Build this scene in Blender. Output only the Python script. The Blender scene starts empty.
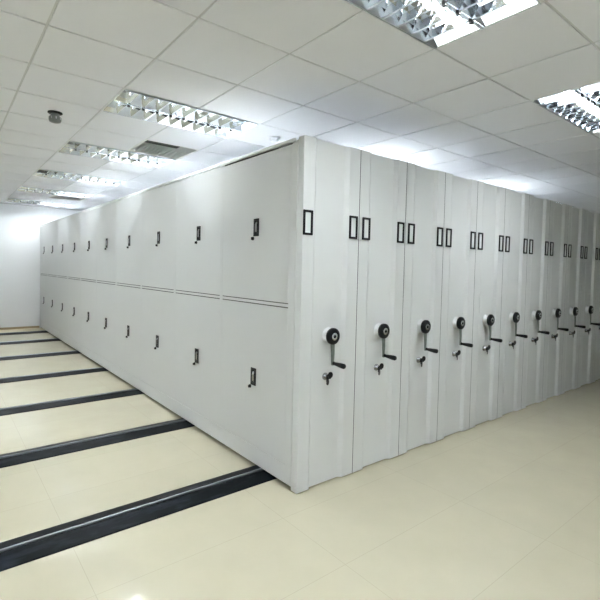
import bpy, math, random
from mathutils import Vector, Matrix
random.seed(3)
PI = math.pi
scene = bpy.context.scene
C = scene.collection

# ------------------------------------------------------------------ materials
def new_mat(name):
    m = bpy.data.materials.new(name); m.use_nodes = True
    nt = m.node_tree
    return m, nt, nt.nodes['Principled BSDF']

def mat(name, col, rough=0.5, metal=0.0, spec=0.5, var=0.0, scale=6.0, bump=0.0, bscale=200.0, coat=0.0):
    m, nt, b = new_mat(name)
    b.inputs['Roughness'].default_value = rough
    b.inputs['Metallic'].default_value = metal
    b.inputs['Specular IOR Level'].default_value = spec
    b.inputs['Coat Weight'].default_value = coat
    b.inputs['Coat Roughness'].default_value = 0.1
    tc = nt.nodes.new('ShaderNodeTexCoord')
    n = nt.nodes.new('ShaderNodeTexNoise'); n.inputs['Scale'].default_value = scale
    n.inputs['Detail'].default_value = 4
    r = nt.nodes.new('ShaderNodeMapRange')
    r.inputs['To Min'].default_value = 1 - var; r.inputs['To Max'].default_value = 1 + var
    mx = nt.nodes.new('ShaderNodeVectorMath'); mx.operation = 'SCALE'
    mx.inputs[0].default_value = col
    nt.links.new(tc.outputs['Object'], n.inputs['Vector'])
    nt.links.new(n.outputs['Fac'], r.inputs['Value'])
    nt.links.new(r.outputs['Result'], mx.inputs['Scale'])
    nt.links.new(mx.outputs['Vector'], b.inputs['Base Color'])
    if bump > 0:
        n2 = nt.nodes.new('ShaderNodeTexNoise'); n2.inputs['Scale'].default_value = bscale
        bp = nt.nodes.new('ShaderNodeBump'); bp.inputs['Strength'].default_value = bump
        bp.inputs['Distance'].default_value = 0.002
        nt.links.new(tc.outputs['Object'], n2.inputs['Vector'])
        nt.links.new(n2.outputs['Fac'], bp.inputs['Height'])
        nt.links.new(bp.outputs['Normal'], b.inputs['Normal'])
    return m

DARKCHROME = mat('dark_chrome', (0.35, 0.36, 0.37), 0.2, 1.0, 0.5, 0.03, 40)
GAPSHADE = mat('gap_shade_grey', (0.10, 0.10, 0.10), 0.7, 0, 0.3, 0.05)  # dark tone for the shade inside the door gaps
STEEL = mat('worn_track_steel', (0.30, 0.32, 0.34), 0.35, 0.8, 0.5, 0.1, 30)
CRANKCOL = mat('satin_silver_collar', (0.78, 0.79, 0.81), 0.3, 0.55, 0.5, 0.02, 20)
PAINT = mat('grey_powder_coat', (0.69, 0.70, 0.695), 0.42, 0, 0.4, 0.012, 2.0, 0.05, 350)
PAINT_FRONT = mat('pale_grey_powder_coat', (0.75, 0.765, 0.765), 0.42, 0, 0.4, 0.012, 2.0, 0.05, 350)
BLACK = mat('black_plastic', (0.006, 0.007, 0.008), 0.38, 0, 0.25, 0.1)
DARKSEAM = mat('dark_base_steel', (0.02, 0.022, 0.02), 0.6, 0, 0.4, 0.1)
CARD = mat('white_card', (0.78, 0.80, 0.79), 0.6, 0, 0.3, 0.01)
CHROME = mat('brushed_chrome', (0.72, 0.73, 0.74), 0.22, 1.0, 0.5, 0.03, 40)
WHITEPL = mat('white_plastic', (0.80, 0.80, 0.82), 0.3, 0, 0.5, 0.01)
ARM = mat('green_grey_steel', (0.20, 0.235, 0.21), 0.4, 0.5, 0.5, 0.05, 30)
TILE = mat('mineral_tile', (0.86, 0.865, 0.90), 0.8, 0, 0.2, 0.02, 1.3, 0.25, 260)
TBAR = mat('tee_bar_groove', (0.66, 0.665, 0.67), 0.5, 0, 0.3, 0.03)
HOUSING = mat('white_enamel_tray', (0.80, 0.82, 0.82), 0.35, 0, 0.5, 0.01)
LOUVRE = mat('polished_aluminium', (0.76, 0.80, 0.84), 0.08, 1.0, 0.5, 0.04, 25)
WALL = mat('white_wall_paint', (0.88, 0.895, 0.91), 0.7, 0, 0.3, 0.008, 1.5, 0.1, 120)
SKIRT = mat('tan_tile_skirting', (0.46, 0.38, 0.25), 0.35, 0, 0.5, 0.08, 5)
VENTDARK = mat('dark_duct', (0.05, 0.06, 0.05), 0.7, 0, 0.3, 0.1)
VENTFIN = mat('pale_vent_paint', (0.86, 0.86, 0.83), 0.45, 0, 0.4, 0.02)
DETGREY = mat('grey_detector_plastic', (0.24, 0.25, 0.245), 0.4, 0, 0.5, 0.2, 60)

# rails: dark polished steel with scuffs
RAIL, nt, b = new_mat('scuffed_black_rail')
b.inputs['Roughness'].default_value = 0.3; b.inputs['Specular IOR Level'].default_value = 0.08
tc = nt.nodes.new('ShaderNodeTexCoord'); mp = nt.nodes.new('ShaderNodeMapping')
mp.inputs['Scale'].default_value = (6, 22, 22)
n = nt.nodes.new('ShaderNodeTexNoise'); n.inputs['Scale'].default_value = 1.0; n.inputs['Detail'].default_value = 6
cr = nt.nodes.new('ShaderNodeValToRGB')
cr.color_ramp.elements[0].position = 0.50; cr.color_ramp.elements[0].color = (0.003, 0.0045, 0.0065, 1)
cr.color_ramp.elements[1].position = 0.78; cr.color_ramp.elements[1].color = (0.022, 0.028, 0.036, 1)
rr = nt.nodes.new('ShaderNodeMapRange'); rr.inputs['To Min'].default_value = 0.22; rr.inputs['To Max'].default_value = 0.5
nt.links.new(tc.outputs['Object'], mp.inputs['Vector']); nt.links.new(mp.outputs['Vector'], n.inputs['Vector'])
nt.links.new(n.outputs['Fac'], cr.inputs['Fac']); nt.links.new(cr.outputs['Color'], b.inputs['Base Color'])
nt.links.new(n.outputs['Fac'], rr.inputs['Value']); nt.links.new(rr.outputs['Result'], b.inputs['Roughness'])

# polished porcelain floor tiles
FT = 0.537
FLOOR, nt, b = new_mat('polished_cream_tiles')
b.inputs['Roughness'].default_value = 0.07; b.inputs['Specular IOR Level'].default_value = 0.5
tc = nt.nodes.new('ShaderNodeTexCoord')
mp = nt.nodes.new('ShaderNodeMapping'); mp.inputs['Location'].default_value = (1.31, 0.71, 0)
br = nt.nodes.new('ShaderNodeTexBrick')
br.offset = 0; br.squash = 1
br.inputs['Scale'].default_value = 1.0
br.inputs['Brick Width'].default_value = FT * 2; br.inputs['Row Height'].default_value = FT
br.inputs['Mortar Size'].default_value = 0.0016; br.inputs['Mortar Smooth'].default_value = 0.3
br.inputs['Color1'].default_value = (0.52, 0.483, 0.36, 1)
br.inputs['Color2'].default_value = (0.51, 0.474, 0.352, 1)
br.inputs['Mortar'].default_value = (0.44, 0.40, 0.30, 1)
n = nt.nodes.new('ShaderNodeTexNoise'); n.inputs['Scale'].default_value = 3.5; n.inputs['Detail'].default_value = 7
r = nt.nodes.new('ShaderNodeMapRange'); r.inputs['To Min'].default_value = 0.93; r.inputs['To Max'].default_value = 1.07
sc = nt.nodes.new('ShaderNodeVectorMath'); sc.operation = 'SCALE'
nt.links.new(tc.outputs['Object'], mp.inputs['Vector']); nt.links.new(mp.outputs['Vector'], br.inputs['Vector'])
nt.links.new(tc.outputs['Object'], n.inputs['Vector']); nt.links.new(n.outputs['Fac'], r.inputs['Value'])
nt.links.new(br.outputs['Color'], sc.inputs[0]); nt.links.new(r.outputs['Result'], sc.inputs['Scale'])
nt.links.new(sc.outputs['Vector'], b.inputs['Base Color'])
n3 = nt.nodes.new('ShaderNodeTexNoise'); n3.inputs['Scale'].default_value = 1.2
r3 = nt.nodes.new('ShaderNodeMapRange'); r3.inputs['To Min'].default_value = 0.05; r3.inputs['To Max'].default_value = 0.13
nt.links.new(tc.outputs['Object'], n3.inputs['Vector']); nt.links.new(n3.outputs['Fac'], r3.inputs['Value'])
nt.links.new(r3.outputs['Result'], b.inputs['Roughness'])

def emit(name, col, s):
    m, nt, b = new_mat(name)
    b.inputs['Base Color'].default_value = (*col, 1)
    b.inputs['Emission Color'].default_value = (*col, 1)
    b.inputs['Emission Strength'].default_value = s
    return m
TUBE = emit('fluorescent_tube_glow', (0.96, 0.99, 1.0), 22.0)

# ------------------------------------------------------------------ mesh helper
class MB:
    def __init__(s): s.v = []; s.f = []; s.mi = []; s.m = 0; s.smooth = []
    def face(s, idx, sm=False): s.f.append(idx); s.mi.append(s.m); s.smooth.append(sm)
    def box(s, a, b):
        x0, y0, z0 = a; x1, y1, z1 = b; n = len(s.v)
        s.v += [(x0,y0,z0),(x1,y0,z0),(x1,y1,z0),(x0,y1,z0),(x0,y0,z1),(x1,y0,z1),(x1,y1,z1),(x0,y1,z1)]
        for q in ((0,3,2,1),(4,5,6,7),(0,1,5,4),(1,2,6,5),(2,3,7,6),(3,0,4,7)): s.face([n+i for i in q])
        return s
    def quad(s, *p):
        n = len(s.v); s.v += list(p); s.face(list(range(n, n+len(p)))); return s
    def rings(s, rings, cap=True, sm=True):
        """skin a list of equally long closed loops"""
        n = len(s.v); k = len(rings[0])
        for r in rings: s.v += [tuple(p) for p in r]
        for i in range(len(rings)-1):
            for j in range(k):
                a = n+i*k+j; b = n+i*k+(j+1) % k
                s.face([a, b, b+k, a+k], sm)
        if cap:
            s.face([n+j for j in range(k)][::-1]); s.face([n+(len(rings)-1)*k+j for j in range(k)])
        return s
    def lathe(s, c, axis, prof, seg=24, sm=True):
        """prof: (distance along axis, radius)"""
        ax = Vector(axis).normalized(); t = Vector((0,0,1)) if abs(ax.z) < .9 else Vector((1,0,0))
        u = ax.cross(t).normalized(); w = ax.cross(u); c = Vector(c)
        return s.rings([[c+ax*d+(u*math.cos(2*PI*j/seg)+w*math.sin(2*PI*j/seg))*max(r, 1e-5) for j in range(seg)] for d, r in prof], True, sm)
    def prism(s, poly, axis, a, b):
        """poly 2-D outline extruded along axis from a to b"""
        def P(p, t):
            return {'x': (t, p[0], p[1]), 'y': (p[0], t, p[1]), 'z': (p[0], p[1], t)}[axis]
        return s.rings([[P(p, a) for p in poly], [P(p, b) for p in poly]], True, False)
    def build(s, name, mats, parent=None, bevel=0.0, seg=2):
        me = bpy.data.meshes.new(name); me.from_pydata([tuple(v) for v in s.v], [], s.f)
        if not isinstance(mats, (list, tuple)): mats = [mats]
        for m in mats: me.materials.append(m)
        for i, p in enumerate(me.polygons): p.material_index = s.mi[i]; p.use_smooth = s.smooth[i]
        import bmesh
        bm = bmesh.new(); bm.from_mesh(me); bmesh.ops.recalc_face_normals(bm, faces=bm.faces[:]); bm.to_mesh(me); bm.free()
        o = bpy.data.objects.new(name, me); C.objects.link(o)
        if parent: o.parent = parent
        if bevel > 0:
            md = o.modifiers.new('bevel', 'BEVEL'); md.width = bevel; md.segments = seg; md.limit_method = 'ANGLE'; md.angle_limit = math.radians(40)
        return o

def tag(o, label, cat, group=None):
    o['label'] = label; o['category'] = cat
    if group: o['group'] = group
    return o
def empty(name, loc, label, cat, group=None):
    o = bpy.data.objects.new(name, None); o.empty_display_size = .1; C.objects.link(o); o.location = loc
    return tag(o, label, cat, group)
def struct(o): o['kind'] = 'structure'; return o
def copy_tree(o, parent=None):
    c = o.copy(); C.objects.link(c)
    if parent: c.parent = parent
    for ch in list(o.children): copy_tree(ch, c)
    return c

# ------------------------------------------------------------------ dimensions
H = 2.40            # shelving height
W = 0.5364          # width of one unit
D = 0.9607          # width of one door bay
L = 9.66            # length of the units
ZC = 2.85           # ceiling
XL, XR, YF, YB = -4.9, 9.2, -4.2, 9.74
GX, GY, PX, PY, ANG = 0.446, -0.0447, 0.6135, 0.6264, -0.006
def rot(x, y): return (x*math.cos(ANG)-y*math.sin(ANG), x*math.sin(ANG)+y*math.cos(ANG))

# ------------------------------------------------------------------ room shell
struct(MB().box((XL-.2, YF-.2, -.1), (XR+.2, YB+.2, 0)).build('floor', FLOOR))
struct(MB().box((XL-.2, YB, 0), (XR+.2, YB+.2, 3.05)).build('wall_back', WALL))
struct(MB().box((XL-.2, YF-.2, 0), (XR+.2, YF, 3.05)).build('wall_front', WALL))
struct(MB().box((XL-.2, YF, 0), (XL, YB, 3.05)).build('wall_left', WALL))
struct(MB().box((XR, YF, 0), (XR+.2, YB, 3.05)).build('wall_right', WALL))
def skirting(a, b, n):
    struct(MB().box(a, b).build(n, SKIRT, None, .003))
skirting((XL, YB-.012, 0), (0.0, YB, .05), 'baseboard_back')
skirting((XL, YF, 0), (XR, YF+.012, .085), 'baseboard_front')
skirting((XL, YF+.012, 0), (XL+.012, YB-.012, .085), 'baseboard_left')
skirting((XR-.012, YF+.012, 0), (XR, YB, .085), 'baseboard_right')

struct(MB().box((XL, 9.13, 0), (XR, YB-.012, .002)).build('trim_3', SKIRT))

# cells taken by fittings  (column index, row index); cell (i, j) spans x0+i*PX.., y0+j*PY..
lights = []
for j in (-6, -2, 2, 5, 8, 11, 14): lights.append((-2, j))
for j in (-2, 2, 5, 8): lights.append((2, j))
for j in (-6, -2, 2, 5, 8): lights.append((-6, j))  # unseen column, added to brighten the door side and front bevels
lights += [(6, 2), (10, 2)]
vents = [(-1, 4), (-1, 12)]
taken = set(vents)
for i, j in lights: taken |= {(i, j), (i+1, j)}

grid = MB(); tiles = MB(); g = 0.0075
i0 = math.floor((XL-GX)/PX)-1; i1 = math.ceil((XR-GX)/PX)+1
j0 = math.floor((YF-GY)/PY)-1; j1 = math.ceil((YB-GY)/PY)+1
cl = lambda v, a, b: min(max(v, a), b)
for i in range(i0, i1):
    for j in range(j0, j1):
        if (i, j) in taken: continue
        xa, xb = cl(GX+i*PX, XL-.12, XR+.12), cl(GX+(i+1)*PX, XL-.12, XR+.12)
        ya, yb = cl(GY+j*PY, YF-.12, YB+.06), cl(GY+(j+1)*PY, YF-.12, YB+.06)
        if xb-xa < .05 or yb-ya < .03: continue
        grid.box((xa, ya, ZC+.006), (xb, yb, ZC+.03))
        dz = random.uniform(-.0012, .0012)
        tiles.box((xa+g, ya+g, ZC+dz), (xb-g, yb-g, ZC+.006))
o = struct(tiles.build('ceiling', TILE, None)); o.rotation_euler.z = ANG
o = struct(grid.build('trim_1', TBAR)); o.rotation_euler.z = ANG

# dark-free wall angle where the ceiling meets the back wall
struct(MB().box((XL, YB-.022, ZC-.022), (XR, YB, ZC-.002)).build('trim_2', TBAR))

# ------------------------------------------------------------------ recessed fluorescent fittings
def make_light(loc, label):
    t = empty('ceiling_light', loc, label, 'ceiling light', 'recessed fluorescent ceiling lights')
    t.rotation_euler.z = ANG
    lx, ly = 2*PX, PY
    m = MB(); e = .012; hz = .15
    # flange
    m.box((0, 0, 0), (lx, e, .006)); m.box((0, ly-e, 0), (lx, ly, .006))
    m.box((0, e, 0), (e, ly-e, .006)); m.box((lx-e, e, 0), (lx, ly-e, .006))
    # tray sides and roof with thickness
    m.box((e-.004, e-.004, .006), (lx-e+.004, e, hz)); m.box((e-.004, ly-e, .006), (lx-e+.004, ly-e+.004, hz))
    m.box((e-.004, e, .006), (e, ly-e, hz)); m.box((lx-e, e, .006), (lx-e+.004, ly-e, hz))
    m.box((e-.004, e-.004, hz), (lx-e+.004, ly-e+.004, hz+.006))
    m.build('housing', HOUSING, t)
    # two lamps
    for yy in (ly*.262, ly*.738):
        tb = MB().lathe((.03, yy, .085), (1, 0, 0), [(0, .013), (lx-.06, .013)], 10).build('fluorescent_tube', TUBE, t)
        for xx, s in ((.013, 1), (lx-.013, -1)):
            MB().lathe((xx, yy, .085), (s, 0, 0), [(0, .015), (.017, .015)], 10).build('lamp_holder', WHITEPL, tb)
    # louvre: parabolic mirror troughs around each lamp, central spine, cross blades
    m = MB(); nb = 9
    hwid = (ly-2*e-.024)/4 - .001
    fz = .085; p = (-fz+math.sqrt(fz*fz+hwid*hwid))/2; zv = fz+p
    for yc in (ly*.262, ly*.738):
        pts = []
        for q in range(13):
            x_ = -hwid + 2*hwid*q/12
            pts.append((yc+x_, zv-(x_*x_)/(4*p)+.002))
        n0 = len(m.v)
        outer = [(y_, z_+.0015) for y_, z_ in pts]
        poly = pts + outer[::-1]
        m.prism(poly, 'x', e, lx-e)
        for k in range(1, nb+1):
            xx = e + (lx-2*e)*k/(nb+1)
            m.prism([(xx-.007, .003), (xx+.007, .003), (xx+.0012, .054), (xx-.0012, .054)], 'y', yc-hwid*.98, yc+hwid*.98)
    m.box((e, ly/2-.012, .0), (lx-e, ly/2+.012, .003))
    m.box((e, e, .0), (lx-e, e+.004, .003)); m.box((e, ly-e-.004, .0), (lx-e, ly-e, .003))
    lv = m.build('louvre', LOUVRE, t)
    lv.location.z = -.012
    for k in range(1, nb+1):
        xx = e + (lx-2*e)*k/(nb+1)
        MB().box((xx-.009, ly/2-.011, -.014), (xx+.009, ly/2+.010, .003)).build('louvre_clip', BLACK, lv)
    return t
where = {
 (-2,-6): 'fluorescent louvre light in the ceiling behind the camera, over the left aisle',
 (-2,-2): 'fluorescent louvre light at the very top of the picture, nearest over the corner',
 (-2, 2): 'large fluorescent louvre light with dark clips, nearest one above the left aisle',
 (-2, 5): 'fluorescent louvre light touching the air vent, second from the front above the left aisle',
 (-2, 8): 'fluorescent louvre light third from the front above the left aisle',
 (-2,11): 'small distant fluorescent louvre light just in front of the far air vent',
 (-2,14): 'farthest fluorescent louvre light, right in front of the white back wall',
 (-6,-6): 'added unseen fluorescent louvre light behind the camera, nearest one along the left wall',
 (-6,-2): 'added unseen fluorescent louvre light beside the camera, second along the left wall',
 (-6, 2): 'added unseen fluorescent louvre light left of the picture, third along the left wall',
 (-6, 5): 'added unseen fluorescent louvre light left of the picture, fourth along the left wall',
 (-6, 8): 'added unseen fluorescent louvre light left of the picture, fifth along the left wall',
 (2,-2): 'bright bluish fluorescent louvre light at the upper right above the crank aisle',
 (2, 2): 'fluorescent light glowing over the top edge of the second and third shelving units',
 (2, 5): 'fluorescent light over the shelving tops, middle of three behind the second unit',
 (2, 8): 'fluorescent light over the shelving tops, deepest of three behind the second unit',
 (6, 2): 'fluorescent light peeping over the top edge of the eighth shelving unit region',
 (10,2): 'fluorescent light at the far right beyond the end of the shelving units',
}
where[(6, 2)] = 'fluorescent light just over the top edge of the eighth and ninth shelving units'
proto = None
for i, j in lights:
    x, y = rot(GX+i*PX, GY+j*PY)
    if proto is None: proto = t = make_light((x, y, ZC), where[(i, j)])
    else: t = copy_tree(proto); t.location = (x, y, ZC); t['label'] = where[(i, j)]

# ------------------------------------------------------------------ air vents
def make_vent(loc, label):
    t = empty('air_vent', loc, label, 'air vent', 'square ceiling air vents'); t.rotation_euler.z = ANG
    e = .02; h = .13; m = MB()
    m.box((0, 0, 0), (PX, e, .006)); m.box((0, PY-e, 0), (PX, PY, .006)); m.box((0, e, 0), (e, PY-e, .006)); m.box((PX-e, e, 0), (PX, PY-e, .006))
    m.box((e-.003, PY-e, .006), (PX-e+.003, PY-e+.003, h)); m.box((e-.003, e-.003, .006), (PX-e+.003, e, h))
    m.box((e-.003, e, .006), (e, PY-e, h)); m.box((PX-e, e, .006), (PX-e+.003, PY-e, h))
    m.build('frame', VENTFIN, t)
    MB().box((e-.003, e-.003, h), (PX-e+.003, PY-e+.003, h+.01)).build('duct_opening', VENTDARK, t)
    m = MB(); n = 11
    for k in range(n):
        xx = e + (PX-2*e)*(k+.5)/n
        m.prism([(xx-.018, .0), (xx-.016, .0), (xx+.012, .035), (xx+.010, .035)], 'y', PY*.45, PY-e)
    m.build('fins', VENTFIN, t)
    return t
x, y = rot(GX-PX, GY+4*PY)
v = make_vent((x, y, ZC), 'square ceiling air vent with a dark opening beside the second aisle light')
x, y = rot(GX-PX, GY+12*PY)
v2 = copy_tree(v); v2.location = (x, y, ZC); v2['label'] = 'small far ceiling air vent between the two farthest aisle lights'

# ------------------------------------------------------------------ detectors
t = empty('heat_detector', (-1.06, 2.19, ZC), 'dark grey round detector hanging from a plain ceiling tile above the left aisle', 'detector')
MB().lathe((0, 0, 0), (0, 0, -1), [(0, .058), (.008, .060), (.012, .054), (.014, .02)], 28).build('base_plate', BLACK, t)
MB().lathe((0, 0, -.014), (0, 0, -1), [(0, .034), (.02, .036), (.03, .05), (.055, .05), (.07, .044), (.078, .02), (.08, .001)], 28).build('sensor_head', DETGREY, t)
m = MB()
for k in range(8):
    a = 2*PI*k/8; m.box((math.cos(a)*.047-.005, math.sin(a)*.047-.005, -.066), (math.cos(a)*.047+.005, math.sin(a)*.047+.005, -.046))
m.build('sensor_window', CHROME, t)
t = empty('smoke_detector', (.80, 1.47, ZC), 'small white round smoke detector on the ceiling above the corner of the first unit', 'detector')
MB().lathe((0, 0, 0), (0, 0, -1), [(0, .05), (.008, .052), (.012, .046), (.02, .044)], 28).build('base_plate', WHITEPL, t)
MB().lathe((0, 0, -.02), (0, 0, -1), [(0, .036), (.008, .042), (.02, .038), (.028, .022), (.03, .001)], 28).build('sensor_head', WHITEPL, t)

# ------------------------------------------------------------------ floor rails
rail_y = [.405, 1.735, 3.085, 4.52, 6.09, 7.67, 8.97]
rl = ['nearest black steel floor rail, widest, running under the corner of the first unit',
      'black steel floor rail second from the camera, crossing the left aisle',
      'black steel floor rail third from the camera, crossing the left aisle',
      'black steel floor rail fourth from the camera, middle of the seven in the left aisle',
      'black steel floor rail third from the back wall, in the left aisle',
      'thin looking black floor rail second from the back wall',
      'farthest black floor rail, right in front of the tan skirting of the back wall']
def make_rail(y, label):
    t = empty('floor_rail', (0, y, 0), label, 'floor rail', 'black steel floor rails')
    xa, xb = XL+.03, 6.6
    hw = .135
    MB().prism([(-hw, 0), (hw, 0), (hw, .004), (hw-.006, .007), (.045, .022), (.035, .022), (.035, .008), (-.005, .008), (-.005, .026), (-.02, .027), (-hw+.006, .007), (-hw, .004)], 'x', xa, xb).build('ramp', RAIL, t, .0015, 1)
    MB().prism([(.008, .008), (.022, .008), (.022, .029), (.020, .031), (.010, .031), (.008, .029)], 'x', xa, xb).build('steel_track', STEEL, t)
    return t
rp = None
for y, lb in zip(rail_y, rl):
    if rp is None: rp = make_rail(y, lb)
    else: r_ = copy_tree(rp); r_.location = (0, y, 0); r_['label'] = lb

# ------------------------------------------------------------------ shelving units
FD = 0.062          # depth of the pressed front panel
def front_profile(w):
    s = .003
    return [(s, 0), (.1035, 0), (.1035, .006), (.1065, .006), (.1065, 0), (.112, 0), (.118, .022), (.396, .022), (.428, 0), (w-s, 0), (w-s, FD), (s, FD)]

def make_front(t, left=.0715):
    s_ = .0028
    # pressed steel front, proud strips left and right of a recessed centre
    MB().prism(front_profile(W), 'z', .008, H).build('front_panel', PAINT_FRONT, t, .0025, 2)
    MB().box((W-s_, .0015, .010), (W+s_, .03, H-.002)).build('seam_shade_strip', BLACK, t)  # black strip in the seam, stands in for the gap's shade
    # two label holders
    for xc in (left, .472):
        m = MB(); a, b_, th, d = .041, .083, .0155, .011
        zc = 1.83
        m.box((xc-a, -d, zc-b_), (xc-a+th, 0, zc+b_)); m.box((xc+a-th, -d, zc-b_), (xc+a, 0, zc+b_))
        m.box((xc-a+th, -d, zc-b_), (xc+a-th, 0, zc-b_+th)); m.box((xc-a+th, -d, zc+b_-th), (xc+a-th, 0, zc+b_))
        h_ = m.build('label_holder', BLACK, t, .003, 2)
        MB().box((xc-a+th, -.003, zc-b_+th), (xc+a-th, -.0005, zc+b_-th)).build('label_card', CARD, h_)
    # crank: collar > hub cap, arm, grip
    xc, zc, y0 = .277, 1.056, .022
    cr_ = MB().lathe((xc, y0, zc), (0, -1, 0), [(0, .058), (.005, .058), (.009, .050), (.012, .049), (.032, .047), (.036, .042)], 36).build('crank', CRANKCOL, t)
    m = MB().lathe((xc, y0-.036, zc), (0, -1, 0), [(0, .046), (.004, .058), (.022, .058), (.029, .051), (.030, .030)], 36)
    m.build('hub_cap', BLACK, cr_)
    m = MB().lathe((xc, y0-.067, zc), (0, -1, 0), [(0, .027), (.003, .026), (.0035, .018)], 28)
    m.m = 1; m.lathe((xc, y0-.0705, zc), (0, -1, 0), [(0, .012), (.003, .010)], 16)
    m.build('hub_ring', [CHROME, BLACK], cr_)
    ya = y0-.048
    rr_ = []
    for z, w2, d2 in ((zc-.02, .019, .008), (zc-.06, .0175, .0075), (zc-.12, .0145, .0065), (zc-.175, .012, .006), (zc-.198, .011, .006), (zc-.204, .006, .005)):
        yc = ya + (-.004 if z < zc-.1 else 0)
        rr_.append([(xc-w2, yc-d2*.5, z), (xc-w2*.6, yc-d2, z), (xc+w2*.6, yc-d2, z), (xc+w2, yc-d2*.5, z), (xc+w2, yc+d2*.5, z), (xc+w2*.6, yc+d2, z), (xc-w2*.6, yc+d2, z), (xc-w2, yc+d2*.5, z)])
    MB().rings(rr_).build('arm', ARM, cr_)
    MB().lathe((xc, ya-.010, zc-.188), (0, -1, -.03), [(0, .010), (.006, .014), (.012, .011), (.03, .013), (.08, .0175), (.107, .018), (.114, .014), (.116, .003)], 20).build('grip', BLACK, cr_)
    # lock with key
    xk, zk = .256, .768
    lk = MB().lathe((xk, y0, zk), (0, -1, 0), [(0, .026), (.005, .026), (.009, .021), (.030, .020), (.032, .014)], 24).build('lock', DARKCHROME, t)
    m = MB(); m.box((xk-.004, y0-.056, zk-.008), (xk+.004, y0-.033, zk+.012))
    m.lathe((xk-.002, y0-.054, zk+.020), (0, -1, 0), [(0, .022), (.006, .022)], 14)
    m.lathe((xk-.020, y0-.048, zk-.030), (.5, -1, 0), [(0, .020), (.006, .020)], 14)
    m.box((xk-.026, y0-.050, zk-.026), (xk-.008, y0-.042, zk+.022))
    m.build('key', BLACK, lk)

def finish_unit(t, first):
    m = MB()
    x0 = .03 if first else .003
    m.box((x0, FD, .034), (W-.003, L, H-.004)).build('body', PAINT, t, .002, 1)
    # black wheeled carriage running on the rails
    m = MB(); m.box((.03, .09, .030), (.06, L-.04, .046)); m.box((W-.06, .09, .030), (W-.03, L-.04, .046))
    for y in rail_y: m.box((.06, y-.01, .030), (W-.06, y+.03, .046))
    m.build('carriage', DARKSEAM, t)

def make_plain():
    t = empty('mobile_shelving_unit', (0, 0, 0), '', 'shelving unit', 'mobile shelving units')
    make_front(t); finish_unit(t, False)
    return t

names = ['first', 'second', 'third', 'fourth', 'fifth', 'sixth', 'seventh', 'eighth', 'ninth', 'tenth', 'eleventh', 'twelfth']
# nearest unit, with the two tiers of doors along its side
t1 = empty('mobile_shelving_unit', (0, 0, 0), 'grey steel mobile shelving unit at the corner, two tiers of lockable doors along its side', 'shelving unit', 'mobile shelving units')
make_front(t1, .0445); finish_unit(t1, True)
F = MB(); gap = .001; xs, xe = .0, .0085
NB = 10; y_s = lambda k: .118+.018+D*k; y_e = lambda k: y_s(k)+.919
rows = ((.165, 1.2475), (1.283, 2.362))
F.box((xs, FD+.001, .034), (xe, L, .165-.003))                        # kick rail
F.box((xs, FD+.001, 1.2475+.008), (xe, L, 1.283-.007))                # rail between the door tiers
for za, zb in rows:
    ya = FD+.001
    for k in range(NB+1):
        yb = (y_s(k)-gap) if k < NB else L
        z0_, z1_ = (za-.002, zb+.008) if za < 1 else (za-.007, zb+.001)
        F.box((xs, ya, z0_), (xe, yb, z1_))
        if k < NB: ya = y_e(k)+gap
F.build('side_frame', PAINT, t1, .0008, 1)
MB().prism([(-.012, 2.374), (xe, 2.374), (xe, 2.3995), (-.004, 2.3995), (-.010, 2.394)], 'y', FD+.03, L).build('top_moulding', PAINT, t1, .001, 1)

def gap_strip(za, zb):  # dark strips that paint the shadow lines of the door gaps
    return MB().box((.0045, .002, za-.001), (.0125, .917, zb+.001)).build('gap_shade_strip', GAPSHADE, t1)
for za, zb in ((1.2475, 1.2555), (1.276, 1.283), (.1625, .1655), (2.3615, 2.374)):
    sl = gap_strip(za, zb); sl.location = (0, y_s(0), 0)
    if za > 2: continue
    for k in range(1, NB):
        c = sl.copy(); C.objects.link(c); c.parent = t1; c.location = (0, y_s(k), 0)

def door(za, zb, k, proto_h=None):
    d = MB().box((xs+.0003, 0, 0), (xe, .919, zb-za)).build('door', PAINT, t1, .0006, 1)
    d.location = (0, y_s(k), za)
    return d
def handle(parent, yl, zl):
    m = MB()
    y0, y1, z0, z1 = yl-.033, yl+.033, zl-.066, zl+.066
    m.box((-.007, y0, z0), (xs+.0003, y1, z0+.018)); m.box((-.007, y0, z1-.013), (xs+.0003, y1, z1))
    m.box((-.007, y0, z0+.018), (xs+.0003, y0+.014, z1-.013)); m.box((-.007, y1-.020, z0+.018), (xs+.0003, y1, z1-.013))
    m.box((-.0015, y0+.014, z0+.018), (xs+.0003, y1-.020, z1-.013))
    h = m.build('handle', BLACK, parent, .002, 2)
    m = MB(); m.prism([(-.002, z0+.024), (-.010, z0+.030), (-.012, z1-.04), (-.004, z1-.022), (-.002, z1-.022)], 'y', y0+.019, y1-.026)
    m.build('handle_lever', CHROME, h, .002, 2) if False else None
    return h
hz = {0: .695, 1: 1.8255}
first_h = {}
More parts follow.
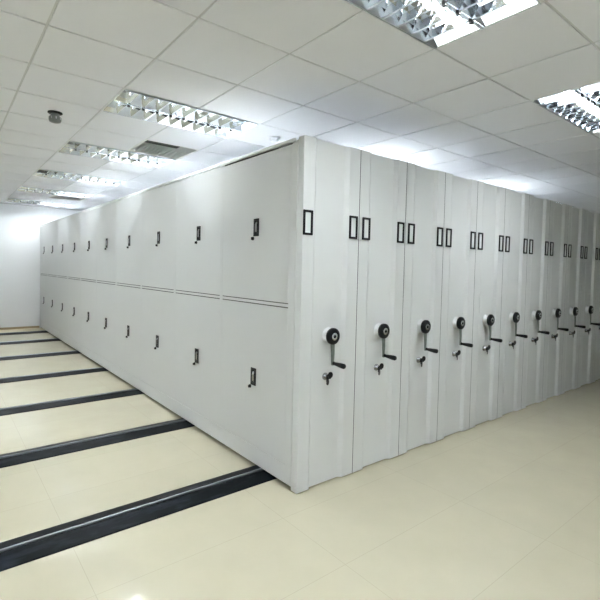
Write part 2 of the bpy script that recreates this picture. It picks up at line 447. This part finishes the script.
for r_i, (za, zb) in enumerate(rows):
    for k in range(NB):
        if k == 0:
            d = door(za, zb, k)
            yl, zl = .5457-y_s(0), hz[r_i]-za
            h = handle(d, yl, zl)
            y0 = yl-.033
            m = MB(); m.prism([(-.0016, zl-.040), (-.009, zl-.034), (-.010, zl+.018), (-.005, zl+.040), (-.0016, zl+.040)], 'y', yl-.012, yl+.008)
            m.build('handle_lever', CHROME, d, .002, 2)
            m = MB().lathe((xs+.0003, yl+.045, zl-.082), (-1, 0, 0), [(0, .014), (.004, .014), (.006, .012), (.012, .011), (.014, .004)], 18)
            m.box((-.018, yl+.041, zl-.092), (-.012, yl+.049, zl-.072))
            m.build('lock_knob', BLACK, d)
            first_h[r_i] = d
        else:
            d = first_h[r_i].copy(); C.objects.link(d); d.parent = t1
            d.location = (0, y_s(k), za)
            for ch in list(first_h[r_i].children):
                c = ch.copy(); C.objects.link(c); c.parent = d

extra = ['', 'its crank left of the second seam', '', '', '', '', '', '', '', '', '', '']
unit0 = make_plain(); unit0.location = (W, 0, 0)
unit0['label'] = 'grey mobile shelving unit second from the corner, three spoke free black crank on its front'
unit0['label'] = 'grey mobile shelving unit with black hand crank, second from the near corner'
for k in range(2, 12):
    u = copy_tree(unit0); u.location = (k*W, 0, 0)
    if k == 10: lb = 'mobile shelving unit cut off by the right edge of the picture, eleventh from the corner'
    elif k == 11: lb = 'mobile shelving unit with hand crank at the far end, twelfth from the near corner'
    else: lb = 'grey mobile shelving unit with black hand crank, %s from the near corner' % names[k]
    u['label'] = lb

# ------------------------------------------------------------------ camera, view
f, cx, cy = 450.07, 300.37, 284.28
yaw, pitch, roll = 0.8914, -0.0331, 0.0234
fw = Vector((math.cos(yaw)*math.cos(pitch), math.sin(yaw)*math.cos(pitch), math.sin(pitch)))
r0 = Vector((math.sin(yaw), -math.cos(yaw), 0)); u0 = r0.cross(fw)
r1 = r0*math.cos(roll)+u0*math.sin(roll); u1 = -r0*math.sin(roll)+u0*math.cos(roll)
cam = bpy.data.cameras.new('camera'); co = bpy.data.objects.new('camera', cam); C.objects.link(co)
M = Matrix.Identity(4)
for i in range(3): M[i][0] = r1[i]; M[i][1] = u1[i]; M[i][2] = -fw[i]
M[0][3], M[1][3], M[2][3] = -1.8727, -2.3131, 1.5177
co.matrix_world = M
cam.sensor_width = 36; cam.lens = f/600*36
cam.shift_x = (300-cx)/600; cam.shift_y = (cy-300)/600
cam.clip_start = .05; cam.clip_end = 60
scene.camera = co

w = bpy.data.worlds.new('world'); scene.world = w; w.use_nodes = True
w.node_tree.nodes['Background'].inputs['Color'].default_value = (0.9, 1, 0.95, 1)
w.node_tree.nodes['Background'].inputs['Strength'].default_value = 0.0
scene.view_settings.view_transform = 'Standard'; scene.view_settings.look = 'None'
scene.view_settings.gamma = 1; scene.view_settings.use_curve_mapping = False
scene.view_settings.exposure = 1.93
